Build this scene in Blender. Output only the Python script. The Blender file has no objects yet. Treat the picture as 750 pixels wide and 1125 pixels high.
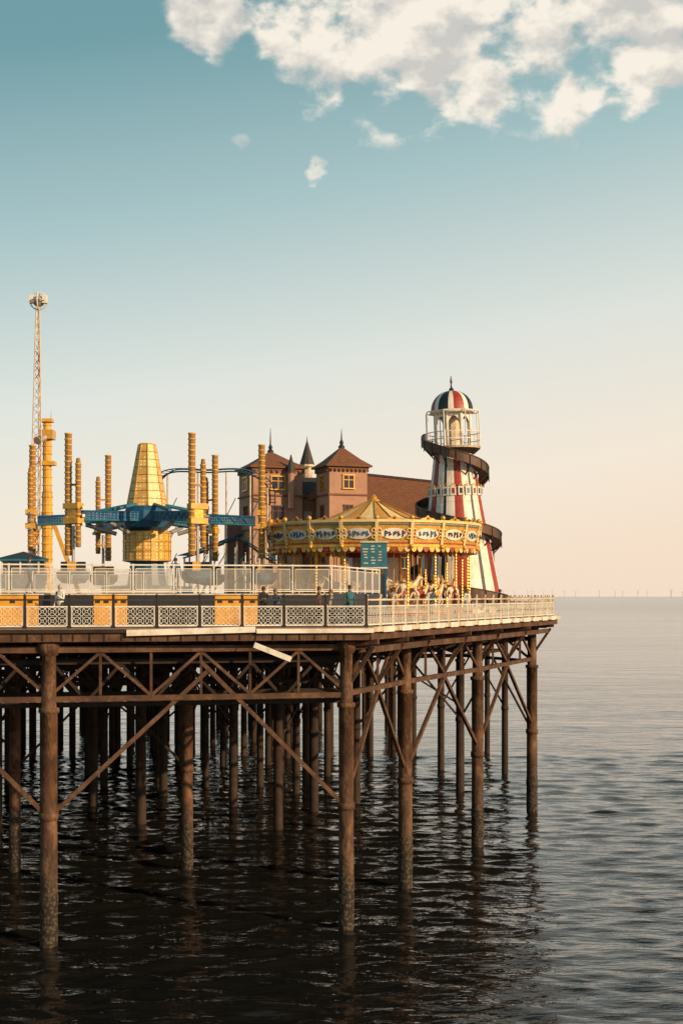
import bpy, math, random
import numpy as np
from mathutils import Vector, Matrix
random.seed(4); rng=np.random.default_rng(7)
scene=bpy.context.scene
scene.view_settings.view_transform='Standard'; scene.view_settings.look='None'
scene.view_settings.exposure=0
pi=math.pi
EYE=14.0; ZD=12.7
SUN_AZ=math.radians(126); SUN_EL=math.radians(20)
SD=Vector((math.sin(SUN_AZ)*math.cos(SUN_EL),math.cos(SUN_AZ)*math.cos(SUN_EL),math.sin(SUN_EL)))

# ---------------------------------------------------------------- materials
def mat(name,col,rough=0.6,metal=0.0,var=0.25,scale=3.0,bump=0.0,bscale=20.0,dirt=None,dirt_amt=0.0,alpha=1.0,stretch=(1,1,1)):
    m=bpy.data.materials.new(name); m.use_nodes=True
    nt=m.node_tree; n=nt.nodes; l=nt.links; b=n['Principled BSDF']
    g=n.new('ShaderNodeNewGeometry')
    mp=n.new('ShaderNodeMapping'); mp.inputs['Scale'].default_value=stretch
    l.new(g.outputs['Position'],mp.inputs['Vector'])
    t=n.new('ShaderNodeTexNoise'); t.inputs['Scale'].default_value=scale; t.inputs['Detail'].default_value=4; t.inputs['Roughness'].default_value=.65
    l.new(mp.outputs[0],t.inputs['Vector'])
    r=n.new('ShaderNodeValToRGB')
    r.color_ramp.elements[0].position=.3; r.color_ramp.elements[1].position=.7
    r.color_ramp.elements[0].color=[max(0,c*(1-var)) for c in col]+[1]
    r.color_ramp.elements[1].color=[min(1,c*(1+var*.6)) for c in col]+[1]
    l.new(t.outputs['Fac'],r.inputs['Fac']); out=r.outputs['Color']
    if dirt:
        t2=n.new('ShaderNodeTexNoise'); t2.inputs['Scale'].default_value=scale*.6; t2.inputs['Detail'].default_value=5; t2.inputs['Roughness'].default_value=.75
        l.new(mp.outputs[0],t2.inputs['Vector'])
        r2=n.new('ShaderNodeValToRGB'); r2.color_ramp.elements[0].position=.48; r2.color_ramp.elements[1].position=.66
        r2.color_ramp.elements[1].color=(dirt_amt,)*3+(1,)
        l.new(t2.outputs['Fac'],r2.inputs['Fac'])
        mx=n.new('ShaderNodeMix'); mx.data_type='RGBA'
        l.new(r2.outputs['Color'],mx.inputs[0]); l.new(out,mx.inputs[6]); mx.inputs[7].default_value=list(dirt)+[1]
        out=mx.outputs[2]
    l.new(out,b.inputs['Base Color'])
    b.inputs['Roughness'].default_value=rough; b.inputs['Metallic'].default_value=metal
    b.inputs['Alpha'].default_value=alpha
    if bump>0:
        t3=n.new('ShaderNodeTexNoise'); t3.inputs['Scale'].default_value=bscale; t3.inputs['Detail'].default_value=3
        l.new(mp.outputs[0],t3.inputs['Vector'])
        bp=n.new('ShaderNodeBump'); bp.inputs['Strength'].default_value=bump; bp.inputs['Distance'].default_value=.04
        l.new(t3.outputs['Fac'],bp.inputs['Height']); l.new(bp.outputs[0],b.inputs['Normal'])
    return m

def bulb_mat(name,col,dot,scale):
    m=mat(name,col,rough=.4,var=.2,scale=2,dirt=(.3,.15,.03),dirt_amt=.35)
    nt=m.node_tree; n=nt.nodes; l=nt.links; b=n['Principled BSDF']
    src=b.inputs['Base Color'].links[0].from_socket
    g=n.new('ShaderNodeNewGeometry')
    v=n.new('ShaderNodeTexVoronoi'); v.inputs['Scale'].default_value=scale; v.inputs['Randomness'].default_value=0
    l.new(g.outputs['Position'],v.inputs['Vector'])
    c=n.new('ShaderNodeMath'); c.operation='LESS_THAN'; c.inputs[1].default_value=.3
    l.new(v.outputs['Distance'],c.inputs[0])
    mx=n.new('ShaderNodeMix'); mx.data_type='RGBA'
    l.new(c.outputs[0],mx.inputs[0]); l.new(src,mx.inputs[6]); mx.inputs[7].default_value=list(dot)+[1]
    l.new(mx.outputs[2],b.inputs['Base Color'])
    return m

def pile_mat():
    m=mat('pile_iron',(.095,.042,.02),rough=.8,var=.7,scale=2.5,bump=.9,bscale=9,dirt=(.26,.145,.075),dirt_amt=.7,stretch=(1,1,.5))
    nt=m.node_tree; n=nt.nodes; l=nt.links; b=n['Principled BSDF']
    src=b.inputs['Base Color'].links[0].from_socket
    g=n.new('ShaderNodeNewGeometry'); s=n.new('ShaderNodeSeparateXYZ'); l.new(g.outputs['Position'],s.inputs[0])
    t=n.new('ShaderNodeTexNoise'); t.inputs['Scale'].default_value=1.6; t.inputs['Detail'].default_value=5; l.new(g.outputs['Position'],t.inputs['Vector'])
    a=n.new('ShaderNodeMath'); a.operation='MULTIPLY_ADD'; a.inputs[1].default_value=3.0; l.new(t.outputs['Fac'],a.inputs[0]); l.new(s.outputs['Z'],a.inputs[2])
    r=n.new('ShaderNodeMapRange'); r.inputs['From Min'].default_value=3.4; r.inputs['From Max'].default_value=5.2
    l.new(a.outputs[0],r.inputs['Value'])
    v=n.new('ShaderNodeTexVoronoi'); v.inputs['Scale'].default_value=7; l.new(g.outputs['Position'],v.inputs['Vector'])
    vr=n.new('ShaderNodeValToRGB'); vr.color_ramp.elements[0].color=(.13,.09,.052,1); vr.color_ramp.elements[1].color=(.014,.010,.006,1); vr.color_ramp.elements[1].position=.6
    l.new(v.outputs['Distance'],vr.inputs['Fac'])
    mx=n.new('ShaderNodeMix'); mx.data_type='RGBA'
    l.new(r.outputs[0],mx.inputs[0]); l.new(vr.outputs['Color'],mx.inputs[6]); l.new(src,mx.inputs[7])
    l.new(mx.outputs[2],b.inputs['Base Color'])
    return m

WHITE=mat('white_paint',(.78,.74,.66),.5,var=.1,scale=1.5,dirt=(.35,.24,.15),dirt_amt=.5)
CREAM=mat('cream_paint',(.66,.55,.40),.6,var=.2,scale=2,dirt=(.25,.14,.08),dirt_amt=.7)
BLACK=mat('dark_iron',(.03,.023,.02),.5,var=.3,scale=3)
RUST=mat('rusty_girder',(.08,.036,.018),.8,var=.5,scale=2,bump=.4,dirt=(.20,.11,.055),dirt_amt=.6)
TIMBER=mat('dark_timber',(.022,.012,.008),.85,var=.5,scale=1.5,dirt=(.05,.028,.017),dirt_amt=.5)  # timber tone darkened further to imitate the shade beneath the deck
DPILE=mat('pile_iron_shaded',(.030,.016,.010),.85,var=.5,scale=1.5,dirt=(.065,.038,.022),dirt_amt=.5)  # darker copy of the pile iron, under-deck shade painted into its colour
DECK=mat('deck_planks',(.24,.17,.12),.8,var=.3,scale=2,bump=.3,stretch=(1,8,1))
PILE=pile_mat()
YEL=mat('yellow_paint',(.74,.40,.05),.4,var=.25,scale=2,dirt=(.38,.17,.03),dirt_amt=.5)
SKY_=mat('yellow_skirt_paint',(.72,.34,.02),.45,var=.2,scale=2,dirt=(.38,.15,.02),dirt_amt=.5)
YELB=bulb_mat('yellow_bulb_panel',(.70,.39,.07),(.92,.74,.36),4.6)
YELP=bulb_mat('pale_yellow_bulb_panel',(.70,.42,.11),(.93,.74,.38),4.2)
BLUEB=bulb_mat('blue_bulb_panel',(.012,.075,.19),(.10,.33,.48),6.0)
BLUE=mat('blue_paint',(.012,.085,.18),.4,var=.3,scale=2)
TEAL=mat('teal_paint',(.025,.16,.23),.45,var=.25,scale=2)
NAVY=mat('navy_panel',(.012,.015,.026),.45,var=.3,scale=2)
RED=mat('red_paint',(.34,.035,.022),.5,var=.25,scale=2,dirt=(.2,.05,.03),dirt_amt=.5)
STEEL=mat('grey_steel',(.42,.40,.37),.4,metal=.4,var=.2)
GOLD=mat('gold_leaf',(.70,.37,.06),.35,metal=.35,var=.35,scale=5)
BRONZE=mat('old_gold_seam',(.30,.15,.03),.5,var=.3,scale=5)
CANV=mat('canopy_canvas',(.60,.29,.05),.7,var=.2,scale=2)
CANV2=mat('canopy_canvas_cream',(.80,.58,.26),.7,var=.15,scale=2)
WALL=mat('rendered_wall',(.42,.235,.16),.85,var=.15,scale=.8,bump=.2,dirt=(.28,.14,.09),dirt_amt=.35)
WALLD=mat('brown_wall',(.20,.09,.05),.85,var=.25,scale=.8,bump=.2)
ROOF=mat('roof_tiles',(.19,.075,.035),.8,var=.4,scale=2.5,bump=.5,bscale=6,stretch=(1,1,4))
ROOFD=mat('dark_slates',(.05,.038,.034),.7,var=.4,scale=3,bump=.4)
GLASS=mat('window_glass',(.03,.035,.045),.08,var=.2)
MESH=mat('perspex_panel',(.55,.52,.47),.2,var=.2,alpha=.22)
SKIN=mat('skin',(.52,.30,.2),.5,var=.1)
HAIR=mat('hair',(.05,.03,.02),.7,var=.3)
PINK=mat('horse_cream',(.70,.58,.42),.35,var=.1)
SHOE=mat('shoes',(.03,.025,.02),.6)
HAZE=mat('turbine_hazed',(.62,.58,.57),.6,var=.05)  # pinkish grey paints distance haze onto the turbines

# ---------------------------------------------------------------- mesh builder
class MB:
    def __init__(s): s.v=[]; s.f=[]; s.m=[]; s.s=[]; s.mats=[]
    def mi(s,m):
        if m not in s.mats: s.mats.append(m)
        return s.mats.index(m)
    def add(s,vs,fs,m,sm=False):
        o=len(s.v); s.v+= [tuple(v) for v in vs]
        k=s.mi(m)
        for f in fs: s.f.append([i+o for i in f]); s.m.append(k); s.s.append(sm)
    def box(s,c,sz,m,rz=0.0):
        c=Vector(c); hx,hy,hz=[a/2 for a in sz]; R=Matrix.Rotation(rz,3,'Z')
        vs=[c+R@Vector((x*hx,y*hy,z*hz)) for z in(-1,1) for y in(-1,1) for x in(-1,1)]
        s.add(vs,[(0,2,3,1),(4,5,7,6),(0,1,5,4),(2,6,7,3),(0,4,6,2),(1,3,7,5)],m)
    def beam(s,a,b,w,h,m):
        a=Vector(a); b=Vector(b); d=(b-a).normalized()
        up=Vector((0,0,1)) if abs(d.z)<.99 else Vector((0,1,0))
        u=d.cross(up).normalized()*w/2; v=u.cross(d).normalized()*h/2
        vs=[p+i*u+j*v for p in(a,b) for j in(-1,1) for i in(-1,1)]
        s.add(vs,[(0,2,3,1),(4,5,7,6),(0,1,5,4),(2,6,7,3),(0,4,6,2),(1,3,7,5)],m)
    def cyl(s,a,b,r0,r1,m,n=12,caps=True,sm=True):
        a=Vector(a); b=Vector(b); d=(b-a).normalized()
        up=Vector((0,0,1)) if abs(d.z)<.99 else Vector((0,1,0))
        u=d.cross(up).normalized(); v=u.cross(d)
        vs=[]
        for p,r in((a,r0),(b,r1)):
            for i in range(n):
                t=2*pi*i/n; vs.append(p+(u*math.cos(t)+v*math.sin(t))*r)
        s.add(vs,[(i,(i+1)%n,n+(i+1)%n,n+i) for i in range(n)],m,sm)
        if caps:
            s.add(vs[:n],[list(range(n))[::-1]],m); s.add(vs[n:],[list(range(n))],m)
    def lathe(s,cx,cy,prof,n,m,sm=True,ph=0.0):
        vs=[(cx+r*math.cos(2*pi*i/n+ph),cy+r*math.sin(2*pi*i/n+ph),z) for r,z in prof for i in range(n)]
        for k in range(len(prof)-1):
            for i in range(n):
                mm=m(i,k) if callable(m) else m
                q=[vs[k*n+i],vs[k*n+(i+1)%n],vs[(k+1)*n+(i+1)%n],vs[(k+1)*n+i]]
                s.add(q,[(0,1,2,3)],mm,sm)
    def ring(s,c,R,r,u,v,m,n=12,k=4):
        c=Vector(c);u=Vector(u).normalized();v=Vector(v).normalized();w=u.cross(v)
        vs=[]
        for i in range(n):
            t=2*pi*i/n; d=u*math.cos(t)+v*math.sin(t)
            for j in range(k):
                a=2*pi*j/k; vs.append(c+d*(R+r*math.cos(a))+w*r*math.sin(a))
        s.add(vs,[(i*k+j,((i+1)%n)*k+j,((i+1)%n)*k+(j+1)%k,i*k+(j+1)%k) for i in range(n) for j in range(k)],m,True)
    def ball(s,c,r,m,sc=(1,1,1),n=10,k=7):
        c=Vector(c)
        vs=[]
        for j in range(k+1):
            t=pi*j/k
            for i in range(n):
                a=2*pi*i/n; vs.append(c+Vector((math.sin(t)*math.cos(a)*sc[0],math.sin(t)*math.sin(a)*sc[1],-math.cos(t)*sc[2]))*r)
        s.add(vs,[(j*n+i,j*n+(i+1)%n,(j+1)*n+(i+1)%n,(j+1)*n+i) for j in range(k) for i in range(n)],m,True)
    def tube(s,pts,r,m,n=6):
        for a,b in zip(pts[:-1],pts[1:]): s.cyl(a,b,r,r,m,n,caps=False)
    def obj(s,name,parent=None,merge=False):
        me=bpy.data.meshes.new(name); me.from_pydata(s.v,[],s.f)
        for m in s.mats: me.materials.append(m)
        me.polygons.foreach_set('material_index',s.m); me.polygons.foreach_set('use_smooth',s.s); me.update()
        if merge:
            import bmesh
            bm=bmesh.new(); bm.from_mesh(me); bmesh.ops.remove_doubles(bm,verts=bm.verts,dist=.0005); bm.to_mesh(me); bm.free()
        ob=bpy.data.objects.new(name,me); scene.collection.objects.link(ob)
        if parent: attach(ob,parent)
        return ob
def empty(name,loc=(0,0,0)):
    e=bpy.data.objects.new(name,None); e.location=loc; e.empty_display_size=.5; scene.collection.objects.link(e); return e
def attach(o,p):
    o.parent=p; o.matrix_parent_inverse=Matrix.Translation(-Vector(p.location))
def V(*a): return Vector(a)

# ---------------------------------------------------------------- sea
def axis(parts): return np.unique(np.round(np.concatenate(parts),4))
xs=axis([-np.geomspace(60,30000,40),np.arange(-60,66,.25),np.geomspace(66,30000,40)])
ys=axis([-np.geomspace(5,8000,12),np.arange(0,36,2.),np.arange(36,120,.18),np.geomspace(120,45000,420)])
X,Y=np.meshgrid(xs,ys)
Z=np.zeros_like(X)
fade=np.clip((X+60)/8,0,1)*np.clip((66-X)/8,0,1)*np.clip((Y-36)/4,0,1)
for i in range(70):
    lam=np.exp(rng.uniform(np.log(.8),np.log(3.6))); th=rng.normal(-1.65,.5); k=2*pi/lam
    ph=rng.uniform(0,6.28); am=.0034*lam**.8
    ff=np.clip((lam*70-Y+60)/80,0,1)
    w=np.sin(k*(X*np.cos(th)+Y*np.sin(th))+ph)
    Z+=am*ff*w
Z*=fade
nx,ny=len(xs),len(ys)
co=np.stack([X,Y,Z],-1).reshape(-1,3)
idx=np.arange(nx*ny).reshape(ny,nx)
F=np.stack([idx[:-1,:-1],idx[:-1,1:],idx[1:,1:],idx[1:,:-1]],-1).reshape(-1,4)
me=bpy.data.meshes.new('sea'); me.vertices.add(len(co)); me.vertices.foreach_set('co',co.ravel())
me.loops.add(F.size); me.loops.foreach_set('vertex_index',F.ravel().astype(np.int32))
me.polygons.add(len(F)); me.polygons.foreach_set('loop_start',np.arange(0,F.size,4,dtype=np.int32)); 
me.polygons.foreach_set('use_smooth',np.ones(len(F),bool)); me.update(calc_edges=True)
sea=bpy.data.objects.new('sea',me); scene.collection.objects.link(sea)
m=bpy.data.materials.new('sea_water'); m.use_nodes=True; n=m.node_tree.nodes; l=m.node_tree.links; b=n['Principled BSDF']
b.inputs['Base Color'].default_value=(.010,.010,.009,1); b.inputs['IOR'].default_value=1.36
g=n.new('ShaderNodeNewGeometry'); prev=None
for sc,st,ds,strc in((.09,1.0,.35,(.6,1.4,1)),(.33,.9,.18,(.55,1.6,1)),(.9,.8,.10,(.6,1.8,1)),(2.6,.7,.045,(.7,1.8,1)),(7,.5,.014,(1,1.4,1))):
    mp=n.new('ShaderNodeMapping'); mp.inputs['Scale'].default_value=strc; mp.inputs['Rotation'].default_value=(0,0,.12); l.new(g.outputs['Position'],mp.inputs[0])
    t=n.new('ShaderNodeTexNoise'); t.inputs['Scale'].default_value=sc; t.inputs['Detail'].default_value=1; l.new(mp.outputs[0],t.inputs['Vector'])
    bp=n.new('ShaderNodeBump'); bp.inputs['Strength'].default_value=st; bp.inputs['Distance'].default_value=ds
    l.new(t.outputs['Fac'],bp.inputs['Height'])
    if prev: l.new(prev.outputs[0],bp.inputs['Normal'])
    prev=bp
# wind-ruffled patches vary the fine-scale roughness; open water beyond the pier is a little rougher
t=n.new('ShaderNodeTexNoise'); t.inputs['Scale'].default_value=.02; t.inputs['Detail'].default_value=3
mp=n.new('ShaderNodeMapping'); mp.inputs['Scale'].default_value=(.4,1.8,1); l.new(g.outputs['Position'],mp.inputs[0]); l.new(mp.outputs[0],t.inputs['Vector'])
s_=n.new('ShaderNodeSeparateXYZ'); l.new(g.outputs['Position'],s_.inputs[0])
mr=n.new('ShaderNodeMapRange'); mr.inputs['From Min'].default_value=100; mr.inputs['From Max'].default_value=1500; mr.inputs['To Min'].default_value=.0; mr.inputs['To Max'].default_value=.08; l.new(s_.outputs['Y'],mr.inputs['Value'])
ma=n.new('ShaderNodeMath'); ma.operation='MULTIPLY_ADD'; ma.inputs[1].default_value=.10; l.new(t.outputs['Fac'],ma.inputs[0]); l.new(mr.outputs[0],ma.inputs[2])
l.new(ma.outputs[0],b.inputs['Roughness'])
l.new(prev.outputs[0],b.inputs['Normal']); me.materials.append(m)

# ---------------------------------------------------------------- pier
pier=empty('pier',(0,70,ZD))
FR=lambda x: 57+0.2*(x-1.14)      # front edge line
A=V(-45,FR(-45),0); B=V(1.14,57,0); C=V(14.1,90,0)
poly=[(A.x,A.y),(B.x,B.y),(C.x,C.y),(14.3,128),(6,150),(-70,160),(-70,60)]
mb=MB(); N=len(poly)
mb.add([(x,y,ZD) for x,y in poly]+[(x,y,ZD-.18) for x,y in poly],[list(range(N))]+[list(range(2*N-1,N-1,-1))]+[(i,i+N,(i+1)%N+N,(i+1)%N) for i in range(N)],DECK)
mb.obj('deck',pier)
mb=MB()
dAB=(B-A).normalized(); nAB=V(dAB.y,-dAB.x,0); dBC=(C-B).normalized(); nBC=V(dBC.y,-dBC.x,0)
z3=lambda p,z:V(p.x,p.y,z)
mb.beam(z3(A+nAB*.05,ZD-.36),z3(B+nAB*.05,ZD-.36),.12,.34,RUST)
mb.beam(z3(B+nBC*.05,ZD-.36),z3(C+nBC*.05,ZD-.36),.12,.34,RUST)
mb.beam(z3(B+nBC*.12-dBC*.1,ZD-.09),z3(C+nBC*.12+dBC*.2,ZD-.09),.3,.2,CREAM)
q=A+dAB*((B-A).length-10.0)
mb.beam(z3(A+nAB*.12,ZD-.1),z3(q+nAB*.12,ZD-.1),.25,.14,TIMBER)
mb.beam(z3(q+nAB*.2,ZD-.18),z3(q+dAB*5.2+nAB*.2,ZD-.06),.2,.24,WHITE)
mb.beam(z3(q+dAB*5.25+nAB*.2,ZD-.13),z3(B+nAB*.2+dAB*.15,ZD-.13),.2,.18,WHITE)
mb.beam(z3(C+V(0,0,0),ZD-.3),V(14.3,128,ZD-.3),.2,.5,CREAM)
for k in range(14):
    p=B+dBC*(1+k*2.45); mb.beam(z3(p+nBC*.29,ZD-.1),z3(p+dBC*random.uniform(1.2,2.1)+nBC*.29,ZD-.1),.03,.24,WHITE)
for k in range(60):
    p=A+dAB*(10+k*.61+random.uniform(-.1,.1)); mb.beam(z3(p+nAB*.12,ZD-.22),z3(p+nAB*.12,ZD-.5),.07,.03,TIMBER)
mb.obj('fascia',pier)
mb=MB(); mb.beam((-3.55,55.6,12.02),(-2.05,55.7,11.42),.12,.22,WHITE); mb.cyl((-3.55,55.9,12.2),(-3.5,55.65,12.0),.02,.02,BLACK,6); mb.obj('hanging_board',pier)

front=[(-35.5,50.6),(-23.5,52.8),(-11.75,54.9),(.2,57.6)]
right=[(.2,57.6),(3.06,65.6),(7.6,76.4),(12.45,89.4)]
mid=[(-33,69),(-25,68),(-16.6,69.5),(-7.9,70),(-29,83),(-21,83.5),(-12.3,84),(-3.8,82),(-16.5,91),(-7.2,91),(-24,91),(1.0,92),(8.5,98),(-12.5,96),(-3.2,97),(-19.5,77),(-1.8,89),(-10,88)]
back=[]
for j,y in enumerate(np.arange(101,150,6)):
    for i,x in enumerate(np.arange(-58,13.5,3.7)):
        back.append((x+(j%2)*1.4+random.uniform(-.2,.2),y+random.uniform(-.5,.5)))
back=[p for p in back if p[0]<(1 if p[1]<118 else 7)]
back+=[(12.9,108),(13,122),(8,110)]
mbp=MB(); mbb=MB()
def pile(x,y,R=.34,MT=PILE,n=16):
    R*=random.uniform(.92,1.08)
    if MT is PILE:
        prof=[(R*1.04,-3),(R*1.03,1.6),(R*1.12,1.8),(R,2.2),(R*.98,5),(R*1.0,9.3),(R*1.2,9.32),(R*1.2,9.5),(R*.86,9.52),(R*.82,11.6),(R*1.05,11.62),(R*1.35,11.95),(R*1.35,12.1)]
    else: prof=[(R*1.04,-3),(R*.98,5),(R,9.3),(R*1.2,9.32),(R*1.2,9.5),(R*.86,9.52),(R*.82,11.6),(R*1.3,11.9)]
    mbp.lathe(x,y,prof,n,MT,ph=random.random())
    mbp.lathe(x,y,[(R*.9,5.0),(R*1.13,5.01),(R*1.13,5.3),(R*.9,5.31)],12,MT)
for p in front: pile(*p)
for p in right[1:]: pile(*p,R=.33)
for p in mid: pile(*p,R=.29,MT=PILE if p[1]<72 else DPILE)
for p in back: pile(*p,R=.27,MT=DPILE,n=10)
def truss(a,b,zt,zb,bays,w=.16,mt=RUST,tw=.24):
    a=V(a[0],a[1],0); b=V(b[0],b[1],0)
    mbb.beam(z3(a,zt),z3(b,zt),tw,.26,mt); mbb.beam(z3(a,zb),z3(b,zb),tw,.22,mt)
    for i in range(bays):
        p=a.lerp(b,i/bays); q=a.lerp(b,(i+1)/bays)
        if i%2: p,q=q,p
        mbb.beam(z3(p,zb+.1),z3(q,zt-.12),w*.7,w,mt)
        if i: 
            r_=a.lerp(b,i/bays); mbb.beam(z3(r_,zb+.13),z3(r_,zt-.15),w*.8,w*.8,mt)
def vbrace(a,b,zl=5.2,zh=9.6,w=.15,fr=.5,mt=RUST):
    a=V(a[0],a[1],0); b=V(b[0],b[1],0)
    c=a.lerp(b,fr)
    mbb.beam(z3(a,zl),z3(c,zh),w,w*1.2,mt); mbb.beam(z3(b,zl),z3(c+(b-a)*.003,zh),w,w*1.2,mt)
for a,b in zip(front[:-1],front[1:]):
    truss(a,b,11.85,9.85,6,.12); 
    a_=V(a[0],a[1]+.05,0); b_=V(b[0],b[1]-.05,0)
    mbb.beam(z3(a_,5.1),z3(a_.lerp(b_,.52),10.9),.14,.17,RUST); mbb.beam(z3(b_,5.1),z3(a_.lerp(b_,.5),11.3),.14,.17,RUST)
    for o,za,zb_ in((.9,9.55,11.3),(5,9.7,11.2),(9,9.9,11.0)):
        mbb.beam((a[0],a[1]+o,za),(b[0],b[1]+o,za),.2,.2,TIMBER)
        mbb.beam((a[0],a[1]+o,zb_),(b[0],b[1]+o,zb_),.2,.2,TIMBER)
    for o in(.9,5,9):
        for k in range(9):
            x0_=a[0]+(b[0]-a[0])*k/9; x1_=a[0]+(b[0]-a[0])*(k+1)/9; y_=a[1]+(b[1]-a[1])*k/9+o
            za,zb_=(9.7,11.2) if k%2 else (11.2,9.7)
            mbb.beam((x0_,y_,za),(x1_,y_+.25,zb_),.1,.13,TIMBER)
for a,b in zip(right[:-1],right[1:]):
    truss(a,b,11.85,9.9,4,.16); vbrace(a,b,5.6,9.8,.16)
    a2=(a[0]+.95,a[1]-.35); b2=(b[0]+.95,b[1]-.35)
    mbb.beam((a2[0],a2[1],11.75),(b2[0],b2[1],11.75),.2,.26,RUST)
    for t in (0,.5,1):
        x=a[0]+(b[0]-a[0])*t; y=a[1]+(b[1]-a[1])*t
        mbb.beam((x,y,10.1),(x+1.15,y-.42,11.9),.13,.15,RUST)
        mbb.beam((x,y,12.0),(x+1.35,y-.5,12.1),.16,.22,RUST)
for i in range(30):
    x=-34+i*1.2; 
    mbb.beam((x,FR(x)+2.0,11.95),(x,FR(x)+.1,12.2),.14,.2,TIMBER)
for a in front: mbb.beam((a[0],a[1],10.6),(a[0],FR(a[0])+.15,12.0),.14,.16,RUST)
allp=front+right[1:]+mid+back
for i in range(len(allp)):
    for j in range(i+1,len(allp)):
        a,b=allp[i],allp[j]; d=math.hypot(a[0]-b[0],a[1]-b[1])
        far=min(a[1],b[1])>99
        lim=6.6 if far else 11.5
        if d>lim: continue
        if (a in front and b in front) or (a in right and b in right): continue
        mbb.beam((a[0],a[1],9.75),(b[0],b[1],9.75),.16,.2,TIMBER)
        mbb.beam((a[0],a[1],11.8),(b[0],b[1],11.8),.2,.28,TIMBER)
        r=random.random()
        if r<.85:
            c=((a[0]+b[0])/2,(a[1]+b[1])/2)
            mbb.beam((a[0],a[1],9.8),(c[0],c[1],11.7),.11,.14,TIMBER); mbb.beam((b[0],b[1],9.8),(c[0]+.02,c[1],11.7),.11,.14,TIMBER)
        if r<(.3 if far else .5): vbrace(a,b,random.choice((5.2,6.2)),9.6,.10,mt=TIMBER)
for y in np.arange(60,150,3.0):
    xr=1.14+(y-57)*.392-0.8 if y<90 else 13.5
    mbb.beam((-58,y,12.2),(xr,y,12.2),.18,.6,TIMBER)
    if y>66: mbb.beam((-58,y,11.2),(xr-1,y,11.2),.16,.3,TIMBER)
mbp.obj('piles',pier,merge=True); mbb.obj('girders_and_braces',pier)

# ---------------------------------------------------------------- promenade railing
rail=empty('pier_railing',(0,57,ZD))
def railing(mb,p0,p1,bay,dark,h=1.15):
    p0=Vector(p0);p1=Vector(p1); L=(p1-p0).length; n=round(L/bay); d=(p1-p0)/L; w=L/n
    PM=BLACK if dark else CREAM; up=V(0,0,1)
    for i in range(n+1):
        p=p0+d*w*i
        mb.beam(p,p+up*(h+.12),.1,.1,PM); mb.ball(p+up*(h+.17),.07,PM,n=8,k=5)
        if dark: mb.beam(p-V(0,0,.2),p+V(0,0,.12),.16,.16,PM)
    for z,t,mm in((h,.07,PM),(.88,.045,WHITE),(.1,.05,WHITE)):
        mb.beam(p0+up*z,p1+up*z,t,t,mm)
    for i in range(n):
        a=p0+d*(w*i+.09); ww=w-.18
        mb.beam(a+up*.1,a+up*.88,.035,.035,WHITE); mb.beam(a+d*ww+up*.1,a+d*ww+up*.88,.035,.035,WHITE)
        R=.19; m_=max(1,round(ww/(2*R))); st=ww/m_
        for k in range(m_):
            for z in(.3,.68):
                c=a+d*(st*(k+.5))+up*z
                mb.ring(c,st/2*.86,.012,d,up,WHITE,n=10,k=4)
                mb.ring(c,.055,.012,d,up,WHITE,n=6,k=4)
                for s1 in(-1,1):
                    mb.beam(c+d*s1*.05+up*.05,c+d*s1*st*.48+up*.18,.02,.018,WHITE)
                    mb.beam(c+d*s1*.05-up*.05,c+d*s1*st*.48-up*.18,.02,.018,WHITE)
mb=MB(); railing(mb,A+V(0,.15,ZD),B+V(-.1,.15,ZD),1.72,True); mb.obj('front_panels',rail)
mb=MB(); railing(mb,B+V(-.1,.15,ZD)+dBC*.05,C+V(-.15,0,ZD),1.7,False); railing(mb,C+V(-.15,.1,ZD),V(14.1,127,ZD),1.8,False); mb.obj('side_panels',rail)

# ---------------------------------------------------------------- ride platform with skirt + fence
plat=empty('ride_platform',(-14,70,ZD)); ZP=14.12
mb=MB()
yf=lambda x:61.3+0.2*(x+.4)
x0,x1=-42,-.4
vs=[(x0,yf(x0)+.05),(x1,yf(x1)+.05),(2.2,72),(-2,99),(x0,105)]
N=len(vs)
mb.add([(x,y,ZP) for x,y in vs]+[(x,y,ZD+.004) for x,y in vs],[list(range(N))]+[(i,i+N,(i+1)%N+N,(i+1)%N) for i in range(N)],NAVY)
mb.obj('floor',plat)
mb=MB()
segs=[(-42,-34,NAVY),(-34,-31,SKY_),(-31,-20,NAVY),(-20,-17,SKY_),(-17,-15.9,NAVY),(-15.9,-13.0,SKY_),(-13,-10.75,NAVY),(-10.75,-9.3,SKY_),(-9.3,-5.6,NAVY),(-5.6,-3.7,SKY_),(-3.7,-.4,NAVY)]
for a,b_,m_ in segs:
    mb.beam((a+.02,yf(a),ZD+.71),(b_-.02,yf(b_),ZD+.71),.06,1.3,m_)
    if m_ is SKY_:
        for k in range(4):
            t=a+(b_-a)*(k+.5)/4; mb.box((t,yf(t)-.035,ZD+1.05),(.22,.02,.1),NAVY,rz=.2)
    else:
        for k in range(int((b_-a)/.9)):
            t=a+.5+k*.9; mb.box((t,yf(t)-.035,ZD+.75),(.04,.02,1.2),BLACK,rz=.2)
mb.beam((x0,yf(x0)-.03,ZP-.04),(x1,yf(x1)-.03,ZP-.04),.14,.06,CREAM)
mb.obj('skirt_panels',plat)
fen=empty('ride_fence',(-14,62,ZP))
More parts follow.
